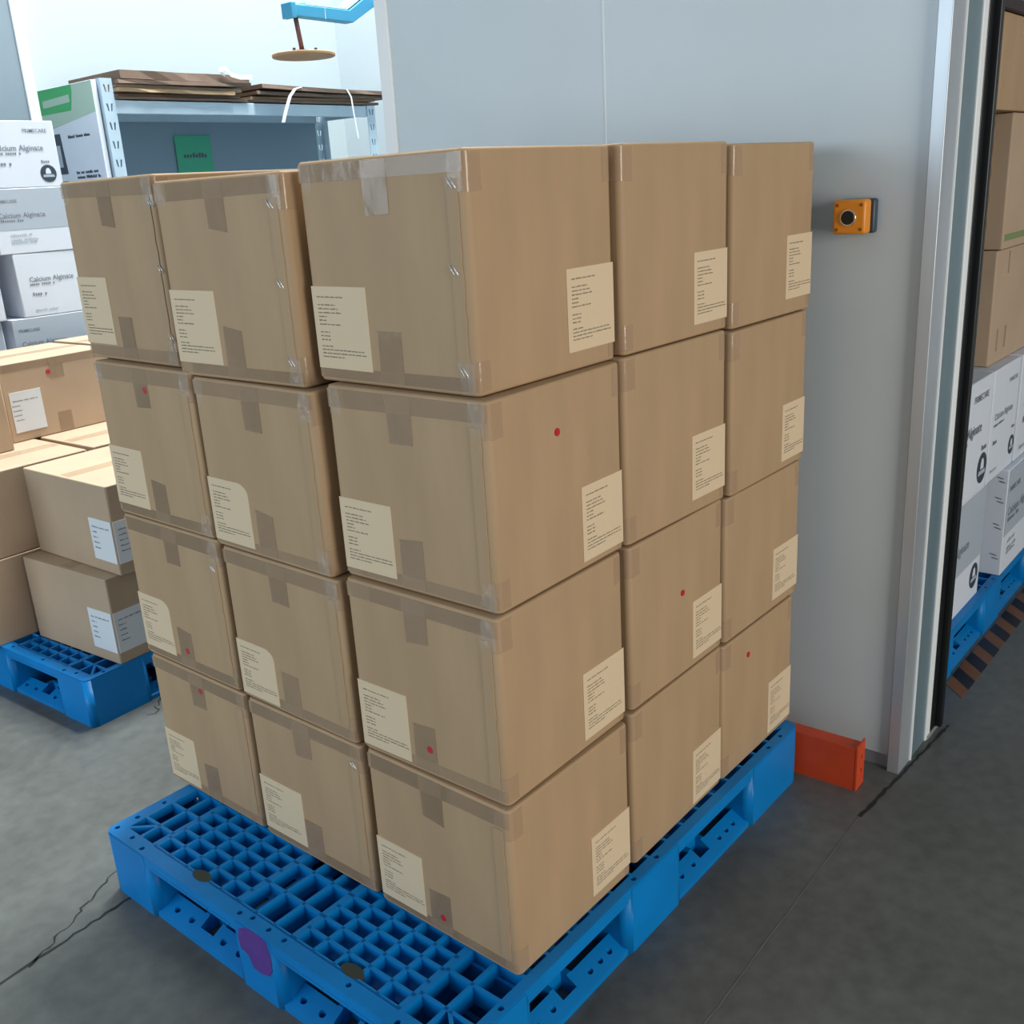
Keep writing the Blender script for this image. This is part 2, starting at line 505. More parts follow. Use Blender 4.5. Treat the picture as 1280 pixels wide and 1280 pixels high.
def pallet_meshes():
    out = []
    zt = PLZ
    # rim frame of the deck with its small drain holes
    rim, cut = MB(), MB()
    r = 0.018
    arc = lambda cx, cy, a0: [(cx + r * math.cos(R(a0 + 18 * k)), cy + r * math.sin(R(a0 + 18 * k))) for k in range(6)]
    rim.prism([(0.034, 0), (0.034, PLY)] + arc(r, PLY - r, 90) + arc(r, r, 180), 2, zt - 0.020, zt)
    rim2 = MB().prism([(PLX - 0.034, PLY), (PLX - 0.034, 0)] + arc(PLX - r, r, 270) + arc(PLX - r, PLY - r, 0), 2, zt - 0.020, zt)
    for (hx, hy) in ((0.020, 0.998 - 0.003), (0.020, 0.935), (0.012, 0.884), (0.020, 0.470), (0.022, 0.520), (0.016, 0.552), (0.020, 0.425), (0.018, 0.250), (0.020, 0.075), (0.012, 0.126)):
        cut.disc((hx, hy), 0.0058, 2, zt - 0.05, zt + 0.02, 12)
    out.append(('rim', cut_holes(rim, cut, 'rim'), 'blue'))
    out.append(('rim', rim2.mesh('rim'), 'blue'))
    for y0, y1 in ((0.0, 0.022), (PLY - 0.034, PLY)):
        rm, cut = MB().box(0.034, PLX - 0.034, y0, y1, zt - 0.020, zt), MB()
        ym = (y0 + y1) / 2
        for hx in (0.066, 0.132, 0.52, 0.60, 1.08, 1.14):
            cut.disc((hx, ym), 0.0058, 2, zt - 0.05, zt + 0.02, 12)
        out.append(('rim', cut_holes(rm, cut, 'rim'), 'blue'))
    # open rib grid
    g = MB()
    z0 = zt - 0.036
    t = 0.0036
    zones = [(0.022, 0.142, 2, 'end'), (0.142, 0.417, 5, 'sq'), (0.417, 0.582, 3, 'mid'), (0.582, 0.872, 5, 'sq'), (0.872, 0.976, 2, 'end')]
    X0, X1 = 0.034, PLX - 0.034
    nx = 33
    dx = (X1 - X0) / nx
    for (a, b, n, kd) in zones:
        w = 0.0085
        if a > 0.1:
            g.box(X0, X1, a - w, a + w, zt - 0.026, zt)
        for k in range(1, n):
            yy = a + (b - a) * k / n
            g.box(X0, X1, yy - t, yy + t, z0, zt)
        step = 1 if kd == 'sq' else 2
        off = 0
        for k in range(0, nx + 1, step):
            xx = X0 + dx * k
            if kd == 'end':
                xx = X0 + 0.045 + (X1 - X0 - 0.09) * k / nx
            g.box(xx - t, xx + t, a, b, z0, zt)
        if kd == 'end':
            for xe, sx in ((X0, 1), (X1, -1)):
                ya, yb = (a, a + 0.052) if a < 0.5 else (b, b - 0.052)
                d = Vector((sx * 0.045, yb - ya))
                nrm = Vector((-d.y, d.x)).normalized() * t
                p0 = Vector((xe, ya))
                g.prism([tuple(p0 + nrm), tuple(p0 + d + nrm), tuple(p0 + d - nrm), tuple(p0 - nrm)], 2, z0, zt)
    out.append(('deck_grid', g.mesh('deck_grid'), 'blue'))
    # skirts over the fork openings
    for (x0, x1) in ((0.0, 0.010), (PLX - 0.010, PLX)):
        sk = MB()
        for (a, b) in ((BY[0][1], BY[1][0]), (BY[1][1], BY[2][0])):
            n = 4
            sk.box(x0 + .001, x1 - .001, a - .02, b + .02, zt - 0.030, zt - 0.019)
            for k in range(n):
                c0 = a + (b - a) * (k + 0.1) / n
                c1 = a + (b - a) * (k + 0.9) / n
                sk.box(x0, x1, c0, c1, zt - 0.027, zt - 0.021)
        out.append(('skirt', sk.mesh('skirt'), 'blue'))
    for (y0, y1) in ((0.002, 0.012), (PLY - 0.012, PLY - 0.002)):
        sk = MB().box(0.19, PLX - 0.23, y0, y1, zt - 0.032, zt - 0.019)
        out.append(('skirt', sk.mesh('skirt'), 'blue'))
    # nine feet
    for i, (x0, x1) in enumerate(BX):
        for j, (y0, y1) in enumerate(BY):
            b = MB()
            xa = x0 - (0.0008 if i == 0 else 0.0)
            xb = x1 + (0.0008 if i == 2 else 0.0)
            ya = y0 - (0.0008 if j == 0 else 0.0)
            yb = y1 + (0.0008 if j == 2 else 0.0)
            r = 0.018
            poly = []
            for (cx, cy, a0) in ((xb - r, yb - r, 0), (xa + r, yb - r, 90), (xa + r, ya + r, 180), (xb - r, ya + r, 270)):
                for k in range(5):
                    an = R(a0 + 90 * k / 4)
                    poly.append((cx + r * math.cos(an), cy + r * math.sin(an)))
            n = len(poly)
            cxm, cym = (xa + xb) / 2, (ya + yb) / 2
            inner = [(x + (0.007 if x < cxm else -0.007), y + (0.007 if y < cym else -0.007)) for x, y in poly]
            def top(x, y):
                ox = (i == 0 and x < xa + .001) or (i == 2 and x > xb - .001)
                oy = (j == 0 and y < ya + .001) or (j == 2 and y > yb - .001)
                ca = ((i == 0 and x < xa + r + 1e-5) or (i == 2 and x > xb - r - 1e-5)) and ((j == 0 and y < ya + r + 1e-5) or (j == 2 and y > yb - r - 1e-5))
                return zt - (0.003 if ox or oy or ca else 0.0225)
            vs = [(x, y, z * top(x, y)) for z in (0, 1) for x, y in poly] + [(x, y, z * (zt - 0.0225)) for z in (0, 1) for x, y in inner]
            q = lambda i: (i + 1) % n
            b.add(vs, [(i, q(i), n + q(i), n + i) for i in range(n)])
            b.s = [k % 5 != 4 for k in range(n)]
            b.f += [(2 * n + q(i), 2 * n + i, 3 * n + i, 3 * n + q(i)) for i in range(n)]
            b.f += [(n + i, n + q(i), 3 * n + q(i), 3 * n + i) for i in range(n)]
            b.f += [(q(i), i, 2 * n + i, 2 * n + q(i)) for i in range(n)]
            b.s += [False] * (3 * n)
            out.append(('foot', b.mesh('foot'), 'blue'))
    # bottom boards
    zb = 0.040
    for (x0, x1) in ((0.004, 0.048), (0.52, 0.64), (PLX - 0.048, PLX - 0.004)):
        bb, cut = MB(), MB()
        za, zc = (0.012, 0.034) if x0 < 0.1 else (0.034, 0.012) if x0 > 1 else (0.034, 0.034)
        bb.add([(x0, 0.06, 0), (x1, 0.06, 0), (x1, 0.95, 0), (x0, 0.95, 0), (x0, 0.06, za), (x1, 0.06, zc), (x1, 0.95, zc), (x0, 0.95, za)],
               [(0, 3, 2, 1), (4, 5, 6, 7), (0, 1, 5, 4), (1, 2, 6, 5), (2, 3, 7, 6), (3, 0, 4, 7)])
        if x0 < 0.1:
            for yc in (0.295, 0.703):
                for d in (-0.106, -0.054, 0.054, 0.106):
                    cut.disc((0.026, yc + d), 0.0085, 2, -0.02, 0.08, 12, ru=0.0065)
                cut.box(0.024, 0.060, yc - 0.022, yc + 0.022, -0.02, 0.08)
                lg = MB().box(0.048, 0.072, yc - 0.034, yc - 0.022, 0, 0.036).box(0.048, 0.072, yc + 0.022, yc + 0.034, 0, 0.036).box(0.064, 0.072, yc - 0.022, yc + 0.022, 0, 0.036)
                out.append(('lug', lg.mesh('lug'), 'blue'))
            me = cut_holes(bb, cut, 'bottom_board')
        else:
            me = bb.mesh('bottom_board')
        out.append(('bottom_board', me, 'blue'))
    for (y0, y1) in ((0.004, 0.044), (0.45, 0.55), (PLY - 0.044, PLY - 0.004)):
        bb, cut = MB(), MB()
        za, zc = (0.012, 0.034) if y0 < 0.3 else (0.034, 0.012) if y0 > 0.8 else (0.034, 0.034)
        bb.add([(0.08, y0, 0), (1.13, y0, 0), (1.13, y1, 0), (0.08, y1, 0), (0.08, y0, za), (1.13, y0, za), (1.13, y1, zc), (0.08, y1, zc)],
               [(0, 3, 2, 1), (4, 5, 6, 7), (0, 1, 5, 4), (1, 2, 6, 5), (2, 3, 7, 6), (3, 0, 4, 7)])
        if y0 < 0.3:
            for xc in (0.340, 0.825):
                for d in (-0.108, -0.062, 0.050, 0.082, 0.112):
                    cut.disc((xc + d, 0.024), 0.0055, 2, -0.02, 0.08, 12, ru=0.007)
                cut.box(xc - 0.034, xc + 0.006, 0.022, 0.055, -0.02, 0.08)
                lg = MB().box(xc - 0.046, xc - 0.034, 0.044, 0.066, 0, 0.036).box(xc + 0.006, xc + 0.018, 0.044, 0.066, 0, 0.036).box(xc - 0.034, xc + 0.006, 0.058, 0.066, 0, 0.036)
                out.append(('lug', lg.mesh('lug'), 'blue'))
            me = cut_holes(bb, cut, 'bottom_board')
        else:
            me = bb.mesh('bottom_board')
        out.append(('bottom_board', me, 'blue'))
    bg_ = MB()
    for k in range(1, 9):
        yy = 0.10 + 0.81 * k / 9
        bg_.box(0.105, PLX - 0.105, yy - 0.005, yy + 0.005, 0.006, 0.030)
    for k in range(1, 14):
        xx = 0.105 + (PLX - 0.21) * k / 14
        bg_.box(xx - 0.005, xx + 0.005, 0.085, PLY - 0.085, 0.006, 0.030)
    out.append(('bottom_grid', bg_.mesh('bottom_grid'), 'blue'))
    return out


PAL = pallet_meshes()


def pallet(loc, rz, label):
    root = tag(empty('plastic_pallet', loc, rz), label, 'pallet', 'blue plastic pallets')
    for nm, me, mm in PAL:
        link(nm, me, M[mm], root)
    return root


pal = pallet((-0.200, -0.025, 0), 0, 'blue plastic grid pallet under the tall stack, with a purple paint mark')
pm = [(0.510, 0.133), (0.489, 0.146), (0.467, 0.1475), (0.443, 0.1475), (0.426, 0.144), (0.419, 0.113), (0.420, 0.085), (0.431, 0.067), (0.456, 0.060), (0.478, 0.061), (0.490, 0.084), (0.511, 0.089), (0.516, 0.108)]
MB().prism([(a + 0.025, b) for a, b in pm], 0, -0.0024, 0.0022).build('paint_mark', M['purple'], pal)
for px_, py_ in ((0.035, 0.703), (0.043, 0.268)):
    MB().disc((px_, py_), 0.026, 2, PLZ - 0.012, PLZ + 0.0008, 20, ru=0.013).build('rubber_pad', M['plug'], pal)

# ------------------------------------------------------------------ the tall stack of kraft boxes
#        x       y       yaw(rad)  W       D       H       z
BOX = {
 'A1': (-0.0003, 0.0023, -0.0041, 0.3361, 0.3331, 0.3230, 0.1490),
 'A2': (0.0089, 0.0081, 0.0125, 0.3379, 0.3339, 0.3253, 0.4720),
 'A3': (0.0232, 0.0126, 0.0197, 0.3418, 0.3364, 0.3257, 0.7973),
 'A4': (0.0378, 0.0372, -0.0010, 0.3419, 0.3472, 0.3362, 1.1230),
 'B1': (0.0033, 0.3512, 0.0040, 0.3424, 0.3361, 0.3177, 0.1490),
 'B2': (0.0043, 0.3610, -0.0059, 0.3424, 0.3411, 0.3183, 0.4667),
 'B3': (0.0061, 0.3761, -0.0107, 0.3424, 0.3430, 0.3246, 0.7849),
 'B4': (0.0205, 0.4034, 0.0216, 0.3424, 0.3491, 0.3396, 1.1095),
 'C1': (0.0049, 0.7013, 0.0003, 0.3424, 0.3456, 0.3169, 0.1490),
 'C2': (0.0077, 0.7163, 0.0008, 0.3424, 0.3434, 0.3254, 0.4659),
 'C3': (0.0085, 0.7240, -0.0047, 0.3424, 0.3459, 0.3254, 0.7913),
 'C4': (0.0299, 0.7793, -0.0170, 0.3424, 0.3441, 0.3462, 1.1168),
 'D1': (0.3544, 0.0045, 0.0100, 0.3440, 0.3461, 0.3259, 0.1490),
 'D2': (0.3660, 0.0106, 0.0022, 0.3370, 0.3461, 0.3199, 0.4749),
 'D3': (0.3727, 0.0174, -0.0235, 0.3359, 0.3461, 0.3316, 0.7948),
 'D4': (0.3844, 0.0230, -0.0177, 0.3403, 0.3461, 0.3340, 1.1264),
 'E1': (0.7021, 0.0067, -0.0041, 0.3304, 0.3461, 0.3197, 0.1490),
 'E2': (0.7171, 0.0112, -0.0037, 0.3411, 0.3461, 0.3185, 0.4687),
 'E3': (0.7333, 0.0104, 0.0013, 0.3381, 0.3461, 0.3300, 0.7872),
 'E4': (0.7533, 0.0223, -0.0163, 0.3415, 0.3461, 0.3394, 1.1173),
}
LBL_R = {'A4': (.213, .029, .157), 'A3': (.219, .012, .141), 'A2': (.209, .016, .143), 'A1': (.212, .023, .147), 'D4': (.219, .021, .148), 'D3': (.212, .026, .151),
         'D2': (.218, .016, .139), 'D1': (.2215, .011, .136), 'E4': (.222, .031, .159), 'E3': (.226, .017, .142), 'E2': (.214, .021, .142), 'E1': (.212, .012, .143)}
LBL_L = {'A4': (.2175, .021, .150), 'A3': (.2135, .015, .1385), 'A2': (.212, .010, .136), 'A1': (.2135, .018, .143), 'B4': (.214, .025, .1535), 'B3': (.216, .012, .1355),
         'B2': (.2205, .008, .126), 'B1': (.200, .019, .143), 'C4': (.2235, .030, .1625), 'C3': (.218, .024, .149), 'C2': (.222, .020, .145), 'C1': (.227, .010, .132)}
PEEL = {'B3', 'B2', 'C2'}
DOTS = {'A3': ('R', .161, .246), 'A2': ('L', .1657, .0499), 'A1': ('L', .1705, .0375), 'C3': ('L', .1619, .2777), 'C2': ('L', .1751, .0435), 'C1': ('L', .1618, .2753),
        'D2': ('R', .180, .1723), 'E1': ('R', .1107, .2581)}
STAPLES = {'C4': [(.0133, .297), (.0123, .180), (.0115, .055)], 'B4': [(.031, .2905), (.029, .168), (.0255, .042)], 'A4': [(.0235, .2905), (.0294, .1763), (.0238, .035)],
           'C2': [(.027, .262)], 'B1': [(.0237, .2713)]}
FACE_ROWS = [(.012, .062, .098), (.012, .040, .086), (.012, .046, .080), (.012, .052, .074), (.012, .018, .068), (.012, .018, .062), (.012, .048, .056),
             (.012, .022, .044), (.012, .022, .038), (.012, .022, .032), (.012, .026, .022), (.012, .098, .0165), (.012, .102, .011), (.012, .050, .0055)]


def on_face(side, e):
    """place(u, v) on the -X face (L) or the -Y face (R), e outside the board"""
    if side == 'L':
        return lambda u, v: (-e, u, v)
    return lambda u, v: (u, -e, v)


def plate(side, poly, t):
    return MB().prism(poly, 0 if side == 'L' else 1, -t, 0.0004)


def add_label(root, side, u0, u1, v0, v1, seed, mm='label', peel=False, cream=True, ink='ink'):
    if side == 'L':   # reads left to right towards smaller y
        poly = [(u0, v0), (u1, v0), (u1, v1), (u0, v1)]
        if peel:
            r = 0.028
            poly = [(u0, v0), (u1, v0), (u1, v1)] + [(u0 + r - r * math.sin(R(a)), v1 - r * 0.8 + r * 0.8 * math.cos(R(a))) for a in (0, 22, 45, 68, 90)]
    else:
        poly = [(u0, v0), (u1, v0), (u1, v1), (u0, v1)]
    t = 0.0012
    lb = plate(side, poly, t).build('shipping_label', M[mm], root)
    pl = on_face(side, t + 0.0002)
    s = (v1 - v0) / 0.127
    if side == 'L':
        place = lambda x, y: pl(u1 - x, v0 + y * s)
    else:
        place = lambda x, y: pl(u0 + x, v0 + y * s)
    rows = [r for r in FACE_ROWS if True]
    w = u1 - u0
    rows = [(a, min(b, w - a - 0.004), c + 0.012) for a, b, c in rows]
    greek(MB(), rows, place, seed=seed).build('print', M[ink], lb)
    return lb


def corner_tape(z0, z1, uL, uR, r=0.011, e=0.0008, W=None, flip=False, wob=0.0):
    """tape folded round the near upright edge (x=0,y=0), or round (x=W,y=0) when W is given"""
    path = []
    path.append((uR, -e))
    path.append((r, -e))
    for k in range(1, 6):
        a = R(270 - 90 * k / 5)
        path.append((r + (r + e) * math.cos(a), r + (r + e) * math.sin(a)))
    path.append((-e, uL))
    if W is not None:
        path = [(W - x, y) for x, y in path]
    mb = MB()
    n = len(path)
    vs = [(x, y, z0 + random.uniform(-wob, wob)) for x, y in path] + [(x, y, z1) for x, y in path]
    mb.add(vs, [(i, i + 1, n + i + 1, n + i) for i in range(n - 1)], True)
    return mb


def film_fold(side, u, v, w, h, seed):
    """crumpled gather of clear film sitting on a face"""
    rnd = random.Random(seed)
    nx, nz = 5, 5
    vs, fs = [], []
    for j in range(nz + 1):
        for i in range(nx + 1):
            edge = i in (0, nx) or j in (0, nz)
            b = 0.001 if edge else rnd.uniform(0.001, 0.0065)
            uu = u + (i / nx - .5) * w * (1 - 0.35 * (j / nz if seed % 2 else 1 - j / nz)) + rnd.uniform(-1, 1) * w * 0.06
            vv = v + (j / nz - .5) * h + rnd.uniform(-1, 1) * h * 0.06
            vs.append(on_face(side, b)(uu, vv))
    for j in range(nz):
        for i in range(nx):
            a = j * (nx + 1) + i
            fs += [(a, a + 1, a + nx + 2), (a, a + nx + 2, a + nx + 1)]
    return MB().add(vs, fs)


WHERE_COL = {'A': 'in the near corner column', 'B': 'in the middle column of the shaded side', 'C': 'in the far left column of the shaded side',
             'D': 'in the middle column of the side facing the floor joint', 'E': 'in the column nearest the wall panel'}
BOX_LABEL = {
 'A4': 'top brown box of the near corner column, largest in view, shiny clear tape',
 'A3': 'second box down the near corner column, red dot on its broad right side',
 'A2': 'third box down the near corner column, red dot on its lower tape tab',
 'A1': 'bottom box of the near corner column, red dot, directly on the blue pallet',
 'B4': 'top brown box of the shaded middle column, staples down both edges',
 'B3': 'second box down the shaded middle column, round cornered label, no red dot',
 'B2': 'third box down the shaded middle column, round cornered label, no red dot',
 'B1': 'bottom box of the shaded middle column, no red dot, on the blue pallet',
 'C4': 'top brown box of the far left column, in front of the white cartons',
 'C3': 'second box down the far left column, red dot on its top tape tab',
 'C2': 'third box down the far left column, red dot low beside its round cornered label',
 'C1': 'bottom box of the far left column, red dot high, on the blue pallet',
 'D4': 'top brown box of the lit middle column, no red dot',
 'D3': 'second box down the lit middle column, dark slanting gap beneath it',
 'D2': 'third box down the lit middle column, red dot above its label',
 'D1': 'bottom box of the lit middle column, on the pallet edge',
 'E4': 'top brown box nearest the wall, left of the amber push button',
 'E3': 'second box down the column nearest the wall, no red dot',
 'E2': 'third box down the column nearest the wall, overhanging the box below',
 'E1': 'bottom box of the column nearest the wall, small red dot, on the pallet',
}

for n, (bx, by, th, W, D, Hh, bz) in BOX.items():
    root = tag(empty('cardboard_box', (bx, by, bz), th), BOX_LABEL[n], 'box', 'kraft boxes on the near pallet')
    sd = sum(ord(c) * 7 for c in n)
    link('carton_body', rounded_box('carton_body', W, D, Hh - 0.0015), M['kraft'], root)
    left = n[0] in 'ABC'
    right = n[0] in 'ADE'
    if n in LBL_R:
        u0, v0, v1 = LBL_R[n]
        add_label(root, 'R', u0, W - 0.004, v0, v1, sd)
    if n in LBL_L:
        u0, v0, v1 = LBL_L[n]
        add_label(root, 'L', u0, D - 0.004, v0, v1, sd + 1, peel=n in PEEL)
    if left:
        tp = MB()
        j = lambda s: random.uniform(-s, s)
        tp.prism([(0.004, Hh - 0.034 + j(.003)), (D - 0.004, Hh - 0.034 + j(.003)), (D - 0.004, Hh - 0.006), (0.004, Hh - 0.006)], 0, -0.0006, 0.0)
        tp.build('packing_tape', M['tape'], root)
        y0 = 0.148 + j(.004)
        MB().prism([(y0, Hh - 0.085 + j(.006)), (y0 + 0.05, Hh - 0.085 + j(.003)), (y0 + 0.052, Hh - 0.006), (y0 - 0.001, Hh - 0.006)], 0, -0.0011, 0.0).build('packing_tape', M['tape'], root)
        MB().prism([(0.004, 0.006), (D - 0.004, 0.006), (D - 0.004, 0.024 + j(.003)), (0.004, 0.026 + j(.003))], 0, -0.0006, 0.0).build('packing_tape', M['tape'], root)
        y0 = 0.150 + j(.004)
        MB().prism([(y0, 0.006), (y0 + 0.052, 0.006), (y0 + 0.051, 0.090 + j(.005)), (y0, 0.090 + j(.005))], 0, -0.0011, 0.0).build('packing_tape', M['tape'], root)
        # tape over the top edge
        MB().box(0.003, 0.045, 0.006, D - 0.006, Hh - 0.0017, Hh - 0.0008).build('packing_tape', M['tape'], root)
        # glued joint flap along the near upright edge
        fl = [(0.014 + 0.0018 * math.sin(i * 2.3 + sd) * random.random(), 0.03 + (Hh - 0.07) * i / 14) for i in range(15)]
        MB().prism([(0.034, 0.030), ] + fl + [(0.034, Hh - 0.04)], 0, -0.0016, 0.0).build('glue_flap', M['kraft'], root)
        for k, (sy, sz) in enumerate(STAPLES.get(n, [])):
            sp = MB()
            for d in (-0.0035, 0.0035):
                a = Vector((-0.0022, sy + 0.005 + d, sz + 0.007))
                b = Vector((-0.0022, sy - 0.004 + d, sz - 0.007))
                sp.tube([a, b], 0.0009, 5)
            sp.build('staple', M['steel'], root)
        if n[1] in '43' or n in ('A2', 'B2', 'C2'):
            film_fold('L', 0.020, Hh - 0.030, 0.034, 0.050, sd).build('film_fold', M['film'], root)
        if n[1] in '43':
            film_fold('L', 0.020, 0.026, 0.034, 0.046, sd + 1).build('film_fold', M['film'], root)
            film_fold('L', D - 0.02, Hh - 0.026, 0.030, 0.042, sd + 3).build('film_fold', M['film'], root)
    corner_tape(Hh - 0.058, Hh - 0.006, 0.030 if left else 0.03, 0.033, wob=0.001).build('packing_tape', M['tape'], root)
    corner_tape(0.006, 0.050, 0.018, 0.028, wob=0.001).build('packing_tape', M['tape'], root)
    if right:
        corner_tape(Hh - 0.056, Hh - 0.006, 0.03, 0.026, W=W).build('packing_tape', M['tape'], root)
        corner_tape(0.006, 0.048, 0.03, 0.022, W=W).build('packing_tape', M['tape'], root)
    if n in DOTS:
        s, u, v = DOTS[n]
        MB().disc((u, v), 0.0062, 0 if s == 'L' else 1, -0.0018, 0.0, 18).build('dot_sticker', M['red'], root)

# ------------------------------------------------------------------ orange barrier rail, push button
rail = tag(empty('barrier_rail', (1.041, -0.158, 0), R(2)), 'low orange steel barrier rail standing on the floor between pallet and wall', 'barrier')
rl = MB()
rl.box(0.0, 0.004, 0.0, 0.72, 0.0, 0.112)
rl.box(0.004, 0.046, 0.0, 0.72, 0.0, 0.004)
rl.box(0.004, 0.046, 0.0, 0.72, 0.104, 0.108)
rl.box(0.042, 0.046, 0.0, 0.72, 0.004, 0.104)
rl.build('beam', M['orange_paint'], rail)
ep, cut = MB().box(-0.001, 0.050, -0.004, 0.0, 0.0, 0.117), MB()
for hz_ in (0.042, 0.078):
    cut.disc((0.030, hz_), 0.0055, 1, -0.02, 0.02, 12)
link('end_plate', cut_holes(ep, cut, 'end_plate'), M['orange_paint'], rail)

pb = tag(empty('push_button_box', (WX, -0.085, 1.268)), 'amber push button station mounted on the grey wall panel', 'switch')
MB().box(-0.022, 0.0, -0.006, 0.071, -0.001, 0.069).build('back_housing', M['slate'], pb, bevel=0.005)
MB().box(-0.056, -0.022, 0.0, 0.071, -0.001, 0.069).build('cover', M['amber'], pb, bevel=0.006)
bz_ = MB().disc((0.036, 0.033), 0.0170, 0, -0.060, -0.056, 28)
bz_.build('bezel', M['chrome'], pb, bevel=0.0012)
MB().disc((0.036, 0.033), 0.0140, 0, -0.0625, -0.058, 28).build('button', M['black'], pb, bevel=0.001)
for sy in (0.010, 0.061):
    for sz in (0.009, 0.058):
        MB().disc((sy, sz), 0.0036, 0, -0.0566, -0.055, 12).build('screw', M['amber_dark'], pb)


# ------------------------------------------------------------------ generic kraft box for the other pallets
def kraft(loc, rz, W, D, H, label, group, face_tape=True, m='kraft_pale', white=None, dot=None):
    root = tag(empty('cardboard_box', loc, rz), label, 'box', group)
    link('carton_body', rounded_box('carton_body', W, D, H - 0.0015, 0.006, 0.003), M[m], root)
    MB().box(0.01, W - 0.01, D / 2 - 0.026, D / 2 + 0.026, H - 0.0017, H - 0.0009).build('packing_tape', M['tape'], root)
    if face_tape:
        MB().prism([(0.004, H - 0.03), (W - 0.004, H - 0.03), (W - 0.004, H - 0.004), (0.004, H - 0.004)], 1, -0.0006, 0.0).build('packing_tape', M['tape'], root)
        c = W * 0.44
        MB().prism([(c, H - 0.075), (c + 0.05, H - 0.075), (c + 0.05, H - 0.004), (c, H - 0.004)], 1, -0.0011, 0.0).build('packing_tape', M['tape'], root)
        MB().prism([(c, 0.004), (c + 0.05, 0.004), (c + 0.05, 0.07), (c, 0.07)], 1, -0.0011, 0.0).build('packing_tape', M['tape'], root)
    if white == 'corner':      # sheet folded round the near upright edge
        for side, u0, u1 in (('L', 0.004, 0.118), ('R', 0.004, 0.155)):
            t = 0.0012
            v0, v1 = 0.035, 0.160
            lb = plate(side, [(u0, v0), (u1, v0), (u1, v1), (u0, v1)], t).build('shipping_label', M['white_label'], root)
            pl = on_face(side, t + 0.0003)
            pf = (lambda x, y, pl=pl, u1=u1: pl(u1 - x, 0.035 + y)) if side == 'L' else (lambda x, y, pl=pl, u0=u0: pl(u0 + x, 0.035 + y))
            rows = [(0.012, 0.085, 0.098), (0.012, 0.022, 0.082), (0.012, 0.024, 0.066), (0.012, 0.026, 0.050), (0.012, 0.028, 0.034)]
            greek(MB(), rows, pf, lh=0.005, seed=int(loc[2] * 100) + len(side), pitch=0.004).build('print', M['ink_grey'], lb)
    if white == 'front':
        t = 0.0012
        lb = plate('R', [(0.02, 0.030), (0.130, 0.030), (0.130, 0.165), (0.02, 0.165)], t).build('shipping_label', M['white_label'], root)
        pl = on_face('R', t + 0.0003)
        rows = [(0.008, 0.085, 0.098), (0.004, 0.03, 0.082), (0.004, 0.03, 0.066), (0.004, 0.032, 0.050), (0.008, 0.03, 0.034)]
        greek(MB(), rows, lambda x, y: pl(0.02 + x, 0.035 + y), lh=0.005, seed=77, pitch=0.004).build('print', M['ink_grey'], lb)
    if dot:
        MB().disc(dot, 0.008, 1, -0.0018, 0.0, 16).build('dot_sticker', M['red'], root)
    return root


# ------------------------------------------------------------------ left pallet
pallet((0.128, 1.690, 0), R(3.5), 'blue plastic pallet under the low kraft boxes behind the tall stack')
GL = 'kraft boxes on the pallet behind'
Z1, Z2, Z3 = 0.149, 0.415, 0.681
HB = 0.266
kraft((0.246, 1.700, Z1), R(5.0), 0.36, 0.425, HB, 'brown box with white corner label standing directly on the rear blue pallet', GL, False, white='corner')
kraft((0.288, 1.684, Z2), R(2.4), 0.36, 0.448, HB, 'brown box with white corner label, shifted on top of the lower white-labelled box', GL, False, white='corner')
kraft((0.055, 2.150, Z1), R(2.0), 0.42, 0.345, HB, 'plain lower brown box at the photo edge, left of the lower white-labelled box', GL, False)
kraft((0.045, 2.151, Z2), R(2.2), 0.45, 0.345, HB, 'plain upper brown box with sunlit top, left of the upper white-labelled box', GL, False)
kraft((0.62, 1.72, Z1), R(3), 0.36, 0.42, HB, 'brown box deep in the rear pallet, hidden by the tall stack', GL, False)
kraft((0.66, 1.72, Z2), R(3), 0.34, 0.42, HB, 'upper brown box deep in the rear pallet, hidden by the tall stack', GL, False)
kraft((0.52, 2.175, Z2), R(3), 0.38, 0.33, HB, 'upper brown box with sunlit top, in front of the red-dotted box', GL, False)
kraft((0.50, 2.175, Z1), R(3), 0.40, 0.33, HB, 'lower brown box in the middle of the rear pallet', GL, False)
kraft((0.09, 2.535, Z1), R(3), 0.45, 0.36, HB, 'lower brown box at the back of the rear pallet', GL, False)
kraft((0.03, 2.545, Z2), R(3), 0.40, 0.36, HB, 'second layer brown box at the back of the rear pallet', GL, False)
kraft((0.57, 2.555, Z1), R(3), 0.45, 0.36, HB, 'lower brown box at the far back corner of the rear pallet', GL, False)
kraft((0.46, 2.56, Z2), R(3), 0.45, 0.36, HB, 'second layer brown box at the far back corner of the rear pallet', GL, False)
kraft((0.090, 2.382, Z3), R(1.5), 0.278, 0.34, 0.266, 'topmost brown box at the photo edge, its right upright edge beside the red-dotted box', GL, False)
kraft((0.405, 2.487, Z3), R(4.0), 0.40, 0.36, 0.262, 'top brown box with red dot and white label on its front', GL, True, white='front', dot=(0.170, 0.212))
kraft((0.83, 2.60, Z3), R(3), 0.33, 0.32, 0.262, 'top brown box beside the red-dotted box, in front of the white cartons', GL, False)


# ------------------------------------------------------------------ white dressing cartons
def badge(root, cx, cz, r):
    b = MB().disc((cx, cz), r, 1, -0.0012, 0.0, 28).build('badge', M['slate'], root)
    MB().prism([(cx - r * .34, cz - r * .05), (cx + r * .34, cz - r * .05), (cx + r * .30, cz + r * .35), (cx + r * .12, cz + r * .62), (cx - r * .12, cz + r * .62), (cx - r * .30, cz + r * .35)], 1, -0.0016, -0.0010).build('badge_mark', M['carton'], b)
    MB().prism([(cx - r * .72, cz - r * .42), (cx + r * .72, cz - r * .42), (cx + r * .66, cz - r * .14), (cx - r * .66, cz - r * .14)], 1, -0.0016, -0.0010).build('badge_mark', M['carton_grey'], b)


